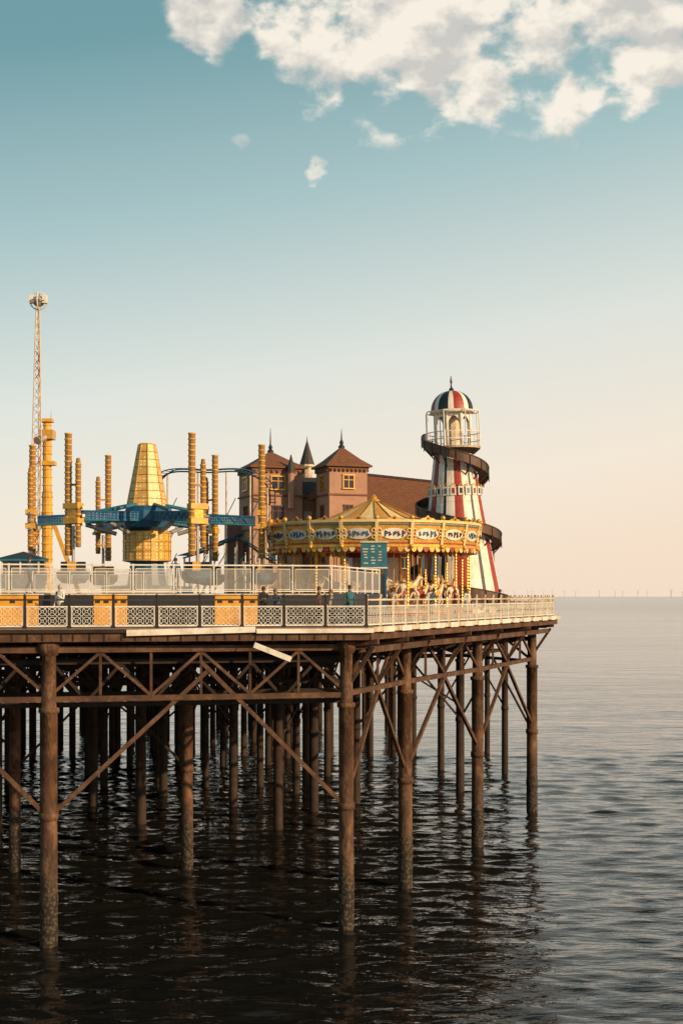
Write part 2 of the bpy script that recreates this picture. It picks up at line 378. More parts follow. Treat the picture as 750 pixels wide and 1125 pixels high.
def fence(mb,p0,p1,bay,h=1.3):
    p0=Vector(p0);p1=Vector(p1); L=(p1-p0).length; n=max(1,round(L/bay)); d=(p1-p0)/L; w=L/n; up=V(0,0,1)
    for i in range(n+1):
        p=p0+d*w*i; mb.beam(p,p+up*(h+.05),.07,.07,WHITE)
    for z,tk in((h,.06),(.1,.05)): mb.beam(p0+up*z,p1+up*z,.055,tk,WHITE)
    for i in range(n):
        a=p0+d*(w*i+.12); e=a+d*(w-.24)
        mb.beam(a+up*h*.5,e+up*h*.5,.015,h*.72,MESH)
        mb.beam(a+up*h*.13,a+up*h*.87,.03,.03,WHITE); mb.beam(e+up*h*.13,e+up*h*.87,.03,.03,WHITE)
        mb.beam(a+up*h*.87,e+up*h*.87,.03,.03,WHITE); mb.beam(a+up*h*.14,e+up*h*.14,.03,.03,WHITE)
mb=MB(); fence(mb,(x0,yf(x0)+.25,ZP),(-.45,yf(-.45)+.25,ZP),1.75,1.25); fence(mb,(-.45,yf(-.45)+.3,ZP),(2.0,72,ZP),1.75,1.25)
fence(mb,(-40,76,ZP),(-9,76.6,ZP),2.1,1.25); mb.obj('fence_panels',fen)

ob_=empty('ride_control_booth',(-17.6,78,ZP)); mb=MB()
mb.box((-18.6,80,ZP+.6),(2.2,1.6,1.2),BLUE); mb.box((-18.6,80,ZP+1.55),(2.1,1.5,.7),GLASS); mb.box((-18.6,80,ZP+2.0),(2.5,1.9,.16),TEAL)
for s in(-1,0,1): mb.box((-18.6+s*1.06,79.2,ZP+1.55),(.08,.08,.75),WHITE)
mb.add([(-19.9,79,ZP+2.08),(-17.3,79,ZP+2.08),(-17.3,81,ZP+2.08),(-19.9,81,ZP+2.08),(-18.6,80,ZP+2.5)],[(0,1,4),(1,2,4),(2,3,4),(3,0,4)],NAVY)
mb.obj('booth_body',ob_)

# ---------------------------------------------------------------- yellow arm ride
ride=empty('spinning_arm_ride',(-12.8,90,ZP)); cx,cy=-12.8,90.0
mb=MB()
mb.lathe(cx,cy,[(3,ZP),(3,ZP+.5),(1.3,ZP+.6),(1.1,16.2),(1.5,16.28)],16,BLUE)
mb.lathe(cx,cy,[(1.5,16.28),(1.56,16.3),(1.56,18.2),(1.45,18.25),(.9,18.25)],20,YELB,sm=False)
for z in(16.35,16.98,17.6,18.15): mb.lathe(cx,cy,[(1.55,z-.05),(1.62,z-.04),(1.62,z+.04),(1.55,z+.05)],20,GOLD)
for i in range(20):
    a=2*pi*i/20; d=V(math.cos(a),math.sin(a),0); mb.beam(V(cx,cy,16.3)+d*1.57,V(cx,cy,18.2)+d*1.57,.035,.035,BRONZE)
mb.lathe(cx,cy,[(.9,18.25),(1.5,18.5),(1.6,19.0),(1.5,19.6),(1.3,19.9)],12,BLUE,sm=False)
prof=[];z=19.9; NT=8
for i in range(NT):
    r=1.32-.095*i; prof+=[(r,z),(r-.075,z+.46),(r-.12,z+.47),(r-.12,z+.515)]; z+=.515
prof+=[(.5,z+.0),(.45,z+.05),(0.01,z+.05)]
def cm(i,k): return BRONZE if (k%4 in(1,2) and k<NT*4-1) else YELP
mb.lathe(cx,cy,prof,8,cm,sm=False,ph=.2)
for i in range(8):
    a=2*pi*i/8+.2; d=V(math.cos(a),math.sin(a),0); mb.beam(V(cx,cy,19.9)+d*1.33,V(cx,cy,24.0)+d*.56,.06,.06,GOLD)
mb.obj('central_tower',ride)
mb=MB(); mc=MB(); mg=MB()
for i in range(6):
    t=math.radians(2+60*i); d=V(math.cos(t),math.sin(t),0); u=V(-d.y,d.x,0); c=V(cx,cy,0)
    pa=c+d*1.4; pb=c+d*7.1
    a0,a1=z3(pa,19.2),z3(pb,18.95)
    for s1 in(-1,1):
        mb.beam(a0+u*.34*s1,a1+u*.28*s1,.08,.5,BLUEB)
    mb.beam(a0+V(0,0,.27),a1+V(0,0,.27),.8,.1,BLUE); mb.beam(a0-V(0,0,.27),a1-V(0,0,.27),.8,.1,TEAL)
    for kk in range(7):
        q0=a0.lerp(a1,kk/7); q1=a0.lerp(a1,(kk+.5)/7); q2=a0.lerp(a1,(kk+1)/7)
        mb.beam(q0-u*.37+V(0,0,.22),q1-u*.37-V(0,0,.22),.04,.06,TEAL); mb.beam(q1-u*.37-V(0,0,.22),q2-u*.36+V(0,0,.22),.04,.06,TEAL)
    mb.cyl(z3(c+d*1.1,20.0),z3(c+d*3.6,19.5),.12,.12,TEAL,8)
    mb.cyl(z3(c+d*2.0,18.1),z3(c+d*4.0,18.7),.14,.14,STEEL,8)
    for k,(off,zb,zt,rr) in enumerate(((-.38,16.5,23.95,.21),(.38,17.0,22.4,.17))):
        p=c+d*7.55+u*off
        pr=[(.1,zb-.02)]; z=zb
        while z<zt-.3:
            pr+=[(rr,z),(rr,z+.24),(rr*1.18,z+.26),(rr*1.18,z+.33)]; z+=.34
        pr+=[(rr*.9,z),(rr*.7,zt),(.01,zt+.05)]
        mc.lathe(p.x,p.y,pr,12,lambda i_,k_:(BRONZE if k_%4==1 else YEL),sm=False)
    p=c+d*7.55
    for z in(19.5,18.6): mc.box(z3(p,z),(.6,1.15,.34),YEL,rz=t)
    mc.box(z3(p,19.05),(.4,.6,.9),GOLD,rz=t)
    for z in(17.6,20.8): mc.box(z3(p,z),(.16,1.0,.12),BRONZE,rz=t)
    for k in range(3): mc.cyl(z3(p+u*.6-d*.1,18.4+.5*k),z3(p+u*.8,18.4+.5*k),.1,.1,STEEL,8)
    g0=z3(c+d*7.55,15.3)
    mg.lathe(g0.x,g0.y,[(.1,14.75),(.7,14.8),(1.0,15.1),(1.05,15.5),(.9,15.55),(.8,15.2),(.1,15.15)],12,BLUE)
    mg.cyl(g0,z3(c+d*7.55,18.3),.1,.1,STEEL,8)
    for k in range(4):
        a=k*pi/2; mg.box(g0+V(math.cos(a)*.5,math.sin(a)*.5,.35),(.45,.45,.9),YEL if k%2 else NAVY,rz=a)
mb.obj('arms',ride); mc.obj('columns',ride); mg.obj('gondolas',ride)

# ---------------------------------------------------------------- booster mast ride
boo=empty('booster_swing_ride',(-22.6,105,ZP))
mb=MB()
bx,by=-22.6,105
for z0,z1,r in((12.7,22,.40),(22,26,.34),(26,27.4,.3)):
    z=z0
    pr=[]
    while z<z1-.01: pr+=[(r,z),(r,min(z+.5,z1)),(r+.06,min(z+.5,z1)),(r+.06,min(z+.56,z1))]; z+=.6
    mb.lathe(bx,by,pr,12,YEL,sm=False)
mb.box((bx,by,26.4),(1.1,1.2,.7),GOLD); mb.box((bx,by,27.5),(.9,.9,.25),YEL); mb.box((bx,by,24.2),(1.3,.9,.3),YEL)
mb.cyl((bx+.3,by,27.5),(bx+.3,by,28.3),.04,.02,STEEL,6)
for s1 in(-1,1): mb.beam((bx+3*s1,by,12.75),(bx,by,21),.3,.3,YEL)
mb.obj('support_column',boo)
mb=MB()
lo=V(-23.1,103.9,14.9); hi=V(-23.05,103.9,36.0); hub=V(-23.08,103.9,25.8)
K=38
for s1,s2 in((-1,-1),(1,-1),(0,1)):
    f=lambda t:lo.lerp(hi,t)+V(s1,s2,0)*(.12+.22*(1-abs(2*t-1)))
    mb.tube([f(i/10) for i in range(11)],.05,CREAM,6)
cor=((-1,-1),(1,-1),(0,1))
for i in range(K):
    t0=i/K;t1=(i+1)/K
    for j in range(3):
        a=cor[j]; b2=cor[(j+1)%3]
        if i%2: a,b2=b2,a
        w0=.12+.22*(1-abs(2*t0-1)); w1=.12+.22*(1-abs(2*t1-1))
        mb.cyl(lo.lerp(hi,t0)+V(a[0],a[1],0)*w0,lo.lerp(hi,t1)+V(b2[0],b2[1],0)*w1,.028,.028,RED if (i//4)%3==1 else CREAM,4,False)
mb.cyl(hub+V(0,-.3,0),V(bx,by,26.3),.3,.3,STEEL,12)
mb.obj('lattice_arm',boo)
mb=MB()
for s,zz in((1,hi),(-1,lo)):
    c=zz+V(.05,0,.45*s)
    mb.ball(c,.48,STEEL,sc=(1,1,.9)); mb.ring(c,.66,.05,(1,0,0),(0,0,1),WHITE,14); mb.ring(c,.66,.05,(0,1,0),(0,0,1),WHITE,14); mb.ring(c,.66,.05,(1,0,0),(0,1,0),STEEL,14)
    mb.box(c+V(-.5,-.2,.1),(.35,.4,.6),WHITE); mb.box(c+V(.5,-.2,.1),(.35,.4,.6),WHITE)
mb.obj('passenger_pods',boo)

# ---------------------------------------------------------------- roller coaster
rc=empty('roller_coaster',(-10,120,ZD))
key=[(-17,128,20),(-17,122,23.0),(-15,118,24.8),(-11.5,118,24.9),(-8.6,119,25.0),(-6.6,122,24.0),(-7,126,21.5),(-10,127,19.5),(-13,125,18.2),(-14,121,17.6),(-12,118,18.0),(-9,117.5,19.0),(-6.5,118,17.5),(-4.5,121,16),(-5,126,15)]
def cat(P,n=8):
    P=[Vector(p) for p in P]; P=[P[0]]+P+[P[-1]]; out=[]
    for i in range(1,len(P)-2):
        for k in range(n):
            t=k/n; a,b,c,d=P[i-1:i+3]
            out.append(.5*((2*b)+(c-a)*t+(2*a-5*b+4*c-d)*t*t+(3*b-a-3*c+d)*t**3))
    out.append(P[-2]); return out
pts=cat(key); mb=MB()
L_=[];R_=[]
for i,p in enumerate(pts):
    d=(pts[min(i+1,len(pts)-1)]-pts[max(i-1,0)]).normalized(); s=d.cross(V(0,0,1)).normalized()*.45
    L_.append(p+s);R_.append(p-s); mb.beam(p+s,p-s,.06,.05,BLUE)
mb.tube(L_,.05,BLUE); mb.tube(R_,.05,BLUE); mb.tube([p-V(0,0,.22) for p in pts],.07,NAVY)
mb.obj('track',rc)
mb=MB()
for i in range(4,len(pts),6):
    p=pts[i]; mb.cyl((p.x,p.y,ZD),p-V(0,0,.3),.08,.08,CREAM,8)
    for z in np.arange(ZD+1,p.z-2,2.4): mb.cyl((p.x,p.y,z),(p.x+.8,p.y,z+1.6),.04,.04,BLUE,5)
for i in range(8):
    x=-12+i*.9; mb.cyl((x,119.5,ZD),(x,119.5,18.2+math.sin(i)*.5),.06,.06,WHITE,6); mb.beam((x,119.5,16+.2*i%2),(x+.9,119.5,17.6),.08,.08,BLUE)
mb.obj('supports',rc)

# ---------------------------------------------------------------- castle-like building
cas=empty('castle_style_building',(0,128,ZD))
def window(mb,c,w,h,rz,tm=CREAM):
    R=Matrix.Rotation(rz,3,'Z'); c=Vector(c); f=lambda x,y,z:c+R@V(x,y,z)
    mb.box(f(0,-.02,0),(w,.06,h),GLASS,rz)
    for s in(-1,1): mb.box(f(s*(w/2+.04),-.06,0),(.08,.12,h+.14),tm,rz)
    mb.box(f(0,-.09,-h/2-.06),(w+.25,.2,.1),tm,rz); mb.box(f(0,-.08,h/2+.06),(w+.2,.16,.1),tm,rz)
    mb.box(f(0,-.07,0),(.05,.07,h),tm,rz); mb.box(f(0,-.075,h*.15),(w,.07,.05),tm,rz)
def turret(mb,x,y,w,zt,za,zf,rz,wm,roofm):
    R=Matrix.Rotation(rz,3,'Z'); c=V(x,y,0); P=lambda a,b,z:c+R@V(a,b,0)+V(0,0,z)
    mb.box((x,y,(ZD+zt)/2),(w,w,zt-ZD),wm,rz)
    for z,tk in((zt-.12,.2),(zt-2.5,.14),(zt-5.6,.14)): mb.box((x,y,z),(w+.24,w+.24,tk),WALLD,rz)
    e=w/2+.38; h=za-zt
    ring=[[P(-a,-a,z),P(a,-a,z),P(a,a,z),P(-a,a,z)] for a,z in((e,zt),(e,zt+.12),(e*.62,zt+.12+h*.33),(.12,za))]
    vs=sum(ring,[]); fs=[(3,2,1,0)]
    for k in range(3):
        for i in range(4): fs.append((k*4+i,k*4+(i+1)%4,(k+1)*4+(i+1)%4,(k+1)*4+i))
    mb.add(vs,fs,roofm)
    mb.lathe(x,y,[(.26,za-.12),(.3,za+.1),(.14,za+.25),(.2,za+.45),(.08,za+.7),(.02,zf)],8,BLACK)
    for fi in range(4):
        rr=rz+fi*pi/2; RR=Matrix.Rotation(rr,3,'Z')
        for k in range(9):
            q=c+RR@V(-w/2+w*(k+.5)/9,-w/2-.12,0); mb.box((q.x,q.y,zt-.32),(w/20,.18,.2),WALLD,rr)
        q=c+RR@V(0,-w/2-.0,0); window(mb,(q.x,q.y,zt-1.35),w*.26,1.1,rr,GOLD)
        q=c+RR@V(0,-w/2,0); window(mb,(q.x,q.y,zt-4.1),w*.2,1.2,rr,WALLD)
        window(mb,(q.x,q.y,zt-7.6),w*.32,1.8,rr,WALLD)
mb=MB(); turret(mb,0.0,124,3.6,25.6,27.5,29.2,math.radians(20),WALL,ROOF); mb.obj('main_turret',cas)
mb=MB(); turret(mb,-6.6,127,4.7,25.7,27.4,29.6,math.radians(20),WALL,ROOF); mb.obj('side_turret',cas)
mb=MB()
mb.lathe(-3.3,131,[(.55,20),(.55,26.3),(.72,26.4),(.72,26.6),(.05,28.9),(.02,29.3)],10,lambda i,k:CREAM if k<3 else ROOFD,sm=False)
mb.lathe(-4.6,124.6,[(.3,22),(.3,25.2),(.42,25.3),(.05,26.9)],8,lambda i,k:WALL if k<2 else ROOFD,sm=False)
mb.box((-3.2,129,18.0),(4.6,6,10.6),WALLD)
vs=[(-5.6,125.8,23.0),(-.7,125.8,23.0),(-.7,132.2,23.0),(-5.6,132.2,23.0),(-5.6,129,25.2),(-.7,129,25.2)]
mb.add(vs,[(0,1,5,4),(2,3,4,5),(0,4,3),(1,2,5),(3,2,1,0)],ROOFD)
for k in range(3): window(mb,(-4.6+k*1.5,126,21),.6,1.4,0,WALL)
for xx in(-4.4,-2.4):
    mb.add([(xx-.7,125.5,22.9),(xx+.7,125.5,22.9),(xx,125.5,24.3),(xx-.7,128.4,22.9),(xx+.7,128.4,22.9),(xx,128.4,24.3)],[(0,1,2),(1,4,5,2),(0,2,5,3)],ROOF)
mb.box((-9.6,130,16.8),(2.6,5,8.2),WALLD)
mb.box((7.2,134,16.2),(12.6,12,7.0),WALLD)
vs=[(.7,127.6,19.7),(13.9,127.6,19.7),(13.9,140.4,19.7),(.7,140.4,19.7),(1.2,132.5,25.9),(10.6,132.5,24.9)]
mb.add(vs,[(0,1,5,4),(2,3,4,5),(0,4,3),(1,2,5),(3,2,1,0)],ROOF)
mb.beam((1.2,132.5,25.95),(10.6,132.5,24.95),.25,.2,ROOFD)
for k in range(8): mb.box((1.9+k*1.6,127.95,17.8),(.25,.2,3.4),WALL); window(mb,(2.7+k*1.6,127.97,17.4),.7,1.5,0)
mb.obj('halls',cas)

# ---------------------------------------------------------------- skin modifier helper
def skin(pts,rad,edges,root,sub=1):
    me=bpy.data.meshes.new('tmp'); me.from_pydata(pts,edges,[]); ob=bpy.data.objects.new('tmp',me); scene.collection.objects.link(ob)
    ob.modifiers.new('s','SKIN')
    if not me.skin_vertices:
        bpy.context.view_layer.objects.active=ob; bpy.ops.mesh.customdata_skin_add()
    for i,r in enumerate(rad):
        me.skin_vertices[0].data[i].radius=(r,r); me.skin_vertices[0].data[i].use_root=(i==root)
    s=ob.modifiers.new('u','SUBSURF'); s.levels=sub; s.render_levels=sub
    dg=bpy.context.evaluated_depsgraph_get(); out=bpy.data.meshes.new_from_object(ob.evaluated_get(dg))
    bpy.data.objects.remove(ob); 
    vs=[v.co.copy() for v in out.vertices]; fs=[list(p.vertices) for p in out.polygons]
    bpy.data.meshes.remove(out); return vs,fs
def seg_d(p,a,b):
    ab=b-a; t=max(0,min(1,(p-a).dot(ab)/max(1e-9,ab.length_squared))); return (p-a-ab*t).length

def horse_mesh(saddle):
    P=[(0,0,0),(.35,0,.02),(-.42,0,.03),(.62,0,.3),(.74,0,.55),(.98,0,.48),(1.16,0,.36),
       (.45,.13,-.3),(.72,.14,-.42),(.58,.14,-.7),(.42,-.13,-.3),(.62,-.14,-.55),(.4,-.14,-.75),
       (-.5,.14,-.2),(-.42,.15,-.5),(-.7,.15,-.8),(-.52,-.14,-.2),(-.52,-.15,-.5),(-.85,-.15,-.7),(-.66,0,.02),(-.85,0,-.25),(-.88,0,-.5)]
    R=[.24,.25,.24,.15,.11,.09,.065,.1,.06,.04,.1,.06,.04,.12,.06,.04,.12,.06,.04,.06,.07,.03]
    E=[(0,1),(0,2),(1,3),(3,4),(4,5),(5,6),(1,7),(7,8),(8,9),(1,10),(10,11),(11,12),(2,13),(13,14),(14,15),(2,16),(16,17),(17,18),(2,19),(19,20),(20,21)]
    vs,fs=skin(P,R,E,0,1)
    mb=MB(); mb.add(vs,fs,PINK,True)
    mb.ball((0,0,.16),.22,saddle,sc=(1.3,1.1,.6)); mb.box((0,0,-.02),(.5,.52,.3),saddle)
    for k in range(5): mb.ball((.5+.06*k,0,.3+.09*k),.09,GOLD,sc=(.7,.5,1))
    for s in(-1,1): mb.cyl((.76,s*.06,.6),(.78,s*.07,.76),.03,.005,PINK,6)
    mb.cyl((.05,0,-1.1),(.05,0,2.6),.035,.035,GOLD,8)
    ob=mb.obj('horse'); me=ob.data; bpy.data.objects.remove(ob); return me
HM=[horse_mesh(RED),horse_mesh(GOLD),horse_mesh(GOLD)]

# ---------------------------------------------------------------- carousel
car=empty('carousel',(2.2,93,ZD)); cx,cy=2.2,93.0; R=6.95
mb=MB()
mb.lathe(cx,cy,[(.1,ZD+.45),(6.3,ZD+.45),(6.35,ZD+.4),(6.35,ZD+.1),(6.1,ZD+.005)],32,RED,sm=False)
mb.lathe(cx,cy,[(6.36,ZD+.2),(6.42,ZD+.22),(6.42,ZD+.34),(6.36,ZD+.36)],32,GOLD)
mb.obj('platform',car)
mb=MB(); n=20
for i in range(n):
    t=2*pi*(i+.5)/n; d=V(math.cos(t),math.sin(t),0); u=V(-d.y,d.x,0); w=2*R*math.tan(pi/n)
    c=V(cx,cy,0)+d*R
    b0,b1,t0,t1=z3(c-u*w/2,17.2),z3(c+u*w/2,17.2),z3(c-u*w/2*1.03+d*.22,18.7),z3(c+u*w/2*1.03+d*.22,18.7)
    mb.add([b0,b1,t1,t0,b0-d*.1,b1-d*.1,t1-d*.1,t0-d*.1],[(0,1,2,3),(5,4,7,6),(3,2,6,7),(0,4,5,1)],GOLD)
    mb.beam(t0+V(0,0,.06),t1+V(0,0,.06),.18,.16,CANV2); mb.beam(b0,b1,.16,.14,GOLD)
    mb.beam(b0+V(0,0,.18)+d*.03,b1+V(0,0,.18)+d*.03,.08,.07,RED)
    mb.beam(t0-V(0,0,.15)+d*.0,t1-V(0,0,.15)+d*.0,.1,.07,TEAL)
    mb.beam(b0+d*.04,t0+d*.06,.2,.1,CANV2); mb.ball(b0+V(0,0,-.05)+d*.1,.15,GOLD); mb.ball(t0+V(0,0,.28),.16,GOLD)
    cc=(b0+b1+t0+t1)/4+d*.06; lean=(t0-b0).normalized()
    def disc(ctr,a,b,m_,k=14):
        vs=[ctr+u*a*math.cos(2*pi*j/k)+lean*b*math.sin(2*pi*j/k) for j in range(k)]
        vs2=[v-d*.08 for v in vs]; mb.add(vs+vs2,[list(range(k))]+[(j+k,(j+1)%k+k,(j+1)%k,j) for j in range(k)],m_)
    disc(cc+d*.02,.86,.36,WHITE); 
    # painted name lettering as raised characters, flanked by scroll-work
    for j in range(5):
        xx=-.56+j*.28; hh=.16+.05*math.sin(j*1.3+i)
        mb.beam(cc+u*xx-lean*hh+d*.05,cc+u*xx+lean*hh+d*.05,.05,.07,[TEAL,NAVY][i%2])
        if (j+i)%2: mb.ring(cc+u*(xx+.07)+lean*.05+d*.05,.075,.03,u,lean,[TEAL,NAVY][i%2],7)
        else: mb.beam(cc+u*(xx-.06)+lean*hh*.8+d*.052,cc+u*(xx+.12)-lean*hh*.6+d*.052,.04,.05,RED)
    for s in(-1,1):
        mb.ring(cc+u*s*.95+lean*.2+d*.04,.13,.045,u,lean,CANV2,9); mb.ring(cc+u*s*.95-lean*.22+d*.04,.12,.04,u,lean,CANV2,9)
        disc(cc+u*s*.99+d*.03,.07,.12,RED,8)
    for j in range(5):
        a=z3(c-u*w/2+u*w*(j+.5)/5,17.13); k=8
        vs=[a+u*(w/10*.95)*math.cos(pi+pi*q_/k)+V(0,0,.32*math.sin(pi+pi*q_/k)) for q_ in range(k+1)]
        mb.add([v+d*.03 for v in vs]+[v-d*.02 for v in vs],[list(range(k+1)),list(range(2*k+1,k,-1))],[GOLD,CANV2,RED][j%3])
    tt=(t0+t1)/2; vs=[tt+u*x_+V(0,0,z_)+d*.05 for x_,z_ in((-.6,.1),(.6,.1),(.42,.24),(.15,.28),(0,.44),(-.15,.28),(-.42,.24))]
    mb.add(vs+[v-d*.06 for v in vs],[list(range(7)),list(range(13,6,-1))]+[(j+7,(j+1)%7+7,(j+1)%7,j) for j in range(7)],GOLD)
    disc(tt+V(0,0,.22)+d*.09,.1,.09,RED,8)
mb.obj('rounding_boards',car)
mb=MB()
mb.lathe(cx,cy,[(R+.2,18.72),(5.5,18.92),(3.7,19.12),(3.3,19.2),(1.7,19.85),(.5,20.4),(.35,20.45)],40,lambda i,k:CANV if (i//2)%2 else CANV2,sm=False)
for i in range(20):
    a=2*pi*i/20; d=V(math.cos(a),math.sin(a),0); c0=V(cx,cy,0)
    P_=[(R+.15,18.76),(5.5,18.95),(3.7,19.15),(3.3,19.23),(1.7,19.88),(.5,20.43)]
    mb.tube([z3(c0+d*r_,z_) for r_,z_ in P_],.035,BRONZE,5)
mb.lathe(cx,cy,[(.4,20.45),(.42,20.55),(.2,20.65),(.22,20.75),(.03,20.95)],10,GOLD)
mb.lathe(cx,cy,[(R-.1,17.5),(2,17.9)],30,CREAM)
mb.obj('canopy',car)
mb=MB()
pr=[(1.9,ZD+.45),(1.9,14.3),(2.05,14.35),(2.05,14.5),(1.7,14.6),(1.7,16.6),(2.2,16.9),(2.3,17.8)]
mb.lathe(cx,cy,pr,12,lambda i,k:[GOLD,GOLD,GOLD,GOLD,(CREAM if i%2 else STEEL),RED,GOLD][k],sm=False)
for i in range(20):
    t=2*pi*i/20; x,y=cx+6.5*math.cos(t),cy+6.5*math.sin(t)
    pr=[]; z=ZD+.45
    while z<17.4: pr+=[(.045,z),(.07,z+.1)]; z+=.2
    mb.lathe(x,y,pr,8,GOLD)
mb.obj('centre_drum_and_poles',car)
k=0
for rr,nn in((5.5,16),(4.3,13),(3.1,9)):
    for i in range(nn):
        t=2*pi*(i+.3*k)/nn; ob=bpy.data.objects.new('carousel_horse',HM[(i+k)%3]); scene.collection.objects.link(ob)
        ob.location=(cx+rr*math.cos(t),cy+rr*math.sin(t),14.45+.3*math.sin(i*2.1+k)); ob.rotation_euler=(0,random.uniform(-.06,.06),t+pi/2); attach(ob,car)
    k+=1

# ---------------------------------------------------------------- ticket booth
bo=empty('ticket_booth',(1.9,82.5,ZD)); mb=MB()
x,y=1.95,82.6
mb.box((x,y,ZD+.55),(1.5,1.4,1.1),BLUE); mb.box((x,y,ZD+1.13),(1.6,1.5,.08),CREAM)
for a in(-.7,.7):
    for b_ in(-.65,.65): mb.box((x+a,y+b_,ZD+2.1),(.1,.1,1.9),BLUE)
mb.box((x,y-.6,ZD+1.9),(1.26,.03,1.4),GLASS); mb.box((x,y+.6,ZD+1.9),(1.26,.03,1.4),BLUE)
mb.box((x,y,ZD+3.75),(1.55,1.45,1.5),TEAL); mb.box((x,y,ZD+4.56),(1.7,1.6,.1),CREAM); mb.box((x,y,ZD+3.0),(1.62,1.52,.08),WHITE)
for i in range(7):
    for s in range(3):
        if (i+s*2)%5: mb.box((x-.5+s*.42+random.uniform(-.04,.04),y-.735,ZD+4.3-i*.17),(random.uniform(.16,.36),.02,.07),CREAM)
for i,(w_,z_) in enumerate(((.9,.85),(.6,.6),(1.0,.35))): mb.box((x,y-.71,ZD+z_),(w_,.02,.12),WHITE)
mb.obj('booth_body',bo)

# ---------------------------------------------------------------- helter skelter
hs=empty('helter_skelter',(8.95,104,ZD)); cx,cy=8.95,104.0
mb=MB(); n=60
def hr(z):
    t=(z-ZD)/(25.0-ZD); return 3.45*(1-t)**1.12+1.5*(1-(1-t)**1.12) if t<1 else 1.5
zs=np.linspace(ZD,25.0,15)
def strp(i,k):
    q=(i+6)%10
    return RED if q<3 else (NAVY if q==6 else WHITE)
mb.lathe(cx,cy,[(hr(z),z) for z in zs],n,strp,sm=True)
for z in np.linspace(ZD+1.2,24,8):
    mb.lathe(cx,cy,[(hr(z)+.003,z-.02),(hr(z)+.02,z-.01),(hr(z)+.02,z+.01),(hr(z)+.003,z+.02)],n,strp)
mb.obj('striped_tower',hs)
mb=MB()
zc=21.9; r0=hr(zc)+.1
for i in range(22):
    t=2*pi*i/22; d=V(math.cos(t),math.sin(t),0); u=V(-d.y,d.x,0); c=V(cx,cy,zc)+d*r0
    mb.box(c,(.07,.42,.66),WHITE,rz=t); mb.box(c+d*.045,(.03,.2,.4),[TEAL,RED,NAVY][i%3],rz=t)
    mb.ring(c+V(0,0,.38),.14,.04,u,V(0,0,1),GOLD,8)
mb.obj('name_band',hs)
mb=MB()
mb.lathe(cx,cy,[(1.5,24.7),(2.05,25.15),(2.1,25.3),(.2,25.3)],24,lambda i,k:BLACK if k<1 else CREAM)
for z in(25.85,26.4): mb.lathe(cx,cy,[(2.03,z-.03),(2.09,z-.03),(2.09,z+.03),(2.03,z+.03)],24,WHITE)
for i in range(24):
    t=2*pi*i/24; d=V(math.cos(t),math.sin(t),0); mb.cyl(z3(V(cx,cy,0)+d*2.06,25.3),z3(V(cx,cy,0)+d*2.06,26.4),.025,.025,WHITE,5)
for i in range(8):
    t=2*pi*(i+.5)/8; t2=2*pi*(i+1.5)/8; d=V(math.cos(t),math.sin(t),0); d2=V(math.cos(t2),math.sin(t2),0); c=V(cx,cy,0)
    mb.cyl(z3(c+d*1.38,25.3),z3(c+d*1.38,27.9),.12,.12,WHITE,8)
    prev_=None
    for k in range(9):
        s=k/8; p=c+d*1.38*(1-s)+d2*1.38*s; p=z3(p,27.0+.62*math.sin(pi*s))
        if prev_ is not None:
            mb.add([prev_,p,z3(p,27.9),z3(prev_,27.9)],[(0,1,2,3)],WHITE)
        prev_=p
    mb.cyl(z3(c+d*2.1,25.3),z3(c+d*2.1,28.0),.04,.04,WHITE,6); mb.beam(z3(c+d*2.1,28.0),z3(c+d2*2.1,28.0),.05,.07,WHITE); mb.beam(z3(c+d*2.1,28.0),z3(c+d*1.5,28.0),.05,.05,WHITE)
mb.lathe(cx,cy,[(.55,25.3),(.55,27.8)],10,CREAM)
mb.lathe(cx,cy,[(1.4,27.85),(1.68,27.9),(1.72,28.02),(1.6,28.1)],32,WHITE)
dome=[(1.62*math.cos(a)**.9 if a<1.5 else .08,28.1+1.55*math.sin(a)) for a in np.linspace(0,1.52,9)]
mb.lathe(cx,cy,dome,48,lambda i,k:[RED,RED,WHITE,NAVY,NAVY,WHITE][(i//2)%6])
mb.lathe(cx,cy,[(.14,29.6),(.2,29.75),(.08,29.9),(.05,30.2),(.1,30.3),(.02,30.8)],8,BLACK)
mb.obj('lantern_and_dome',hs)
mb=MB()
T0=math.radians(150); turns=2.5; zt,zb=26.0,13.3; NS=150; pth=[]
for i in range(NS+1):
    s=i/NS; th=T0+s*turns*2*pi; z=zt-(zt-zb)*s; r=max(hr(z),1.5)+.08
    d=V(math.cos(th),math.sin(th),0); pth.append((z3(V(cx,cy,0)+d*r,z),z3(V(cx,cy,0)+d*(r+.8),z),d))
W1=mat('slide_timber',(.10,.05,.03),.6,var=.4,scale=3); 
for i in range(NS):
    a,b_,d=pth[i]; a2,b2,d2=pth[i+1]; U=V(0,0,1)
    mb.add([a,b_,b2,a2],[(0,1,2,3),(3,2,1,0)],W1)
    mb.add([b_-U*.12,b2-U*.12,b2+U*.55,b_+U*.55,b_-U*.12-d*.05,b2-U*.12-d2*.05,b2+U*.55-d2*.05,b_+U*.55-d*.05],[(0,1,2,3),(5,4,7,6),(3,2,6,7),(0,4,5,1)],W1 if (i//3)%5 else BLACK)
    mb.beam(b_+U*.57,b2+U*.57,.09,.07,RUST)
    if i%4==0:
        mb.beam(b_+U*.55+d*.03,b_-U*.3+d*.03,.06,.06,BLACK); mb.beam(b_-U*.1,a-U*.9,.08,.08,BLACK)
mb.obj('spiral_slide',hs)
hs.rotation_euler=(0,-.035,0)   # the timber tower leans a little

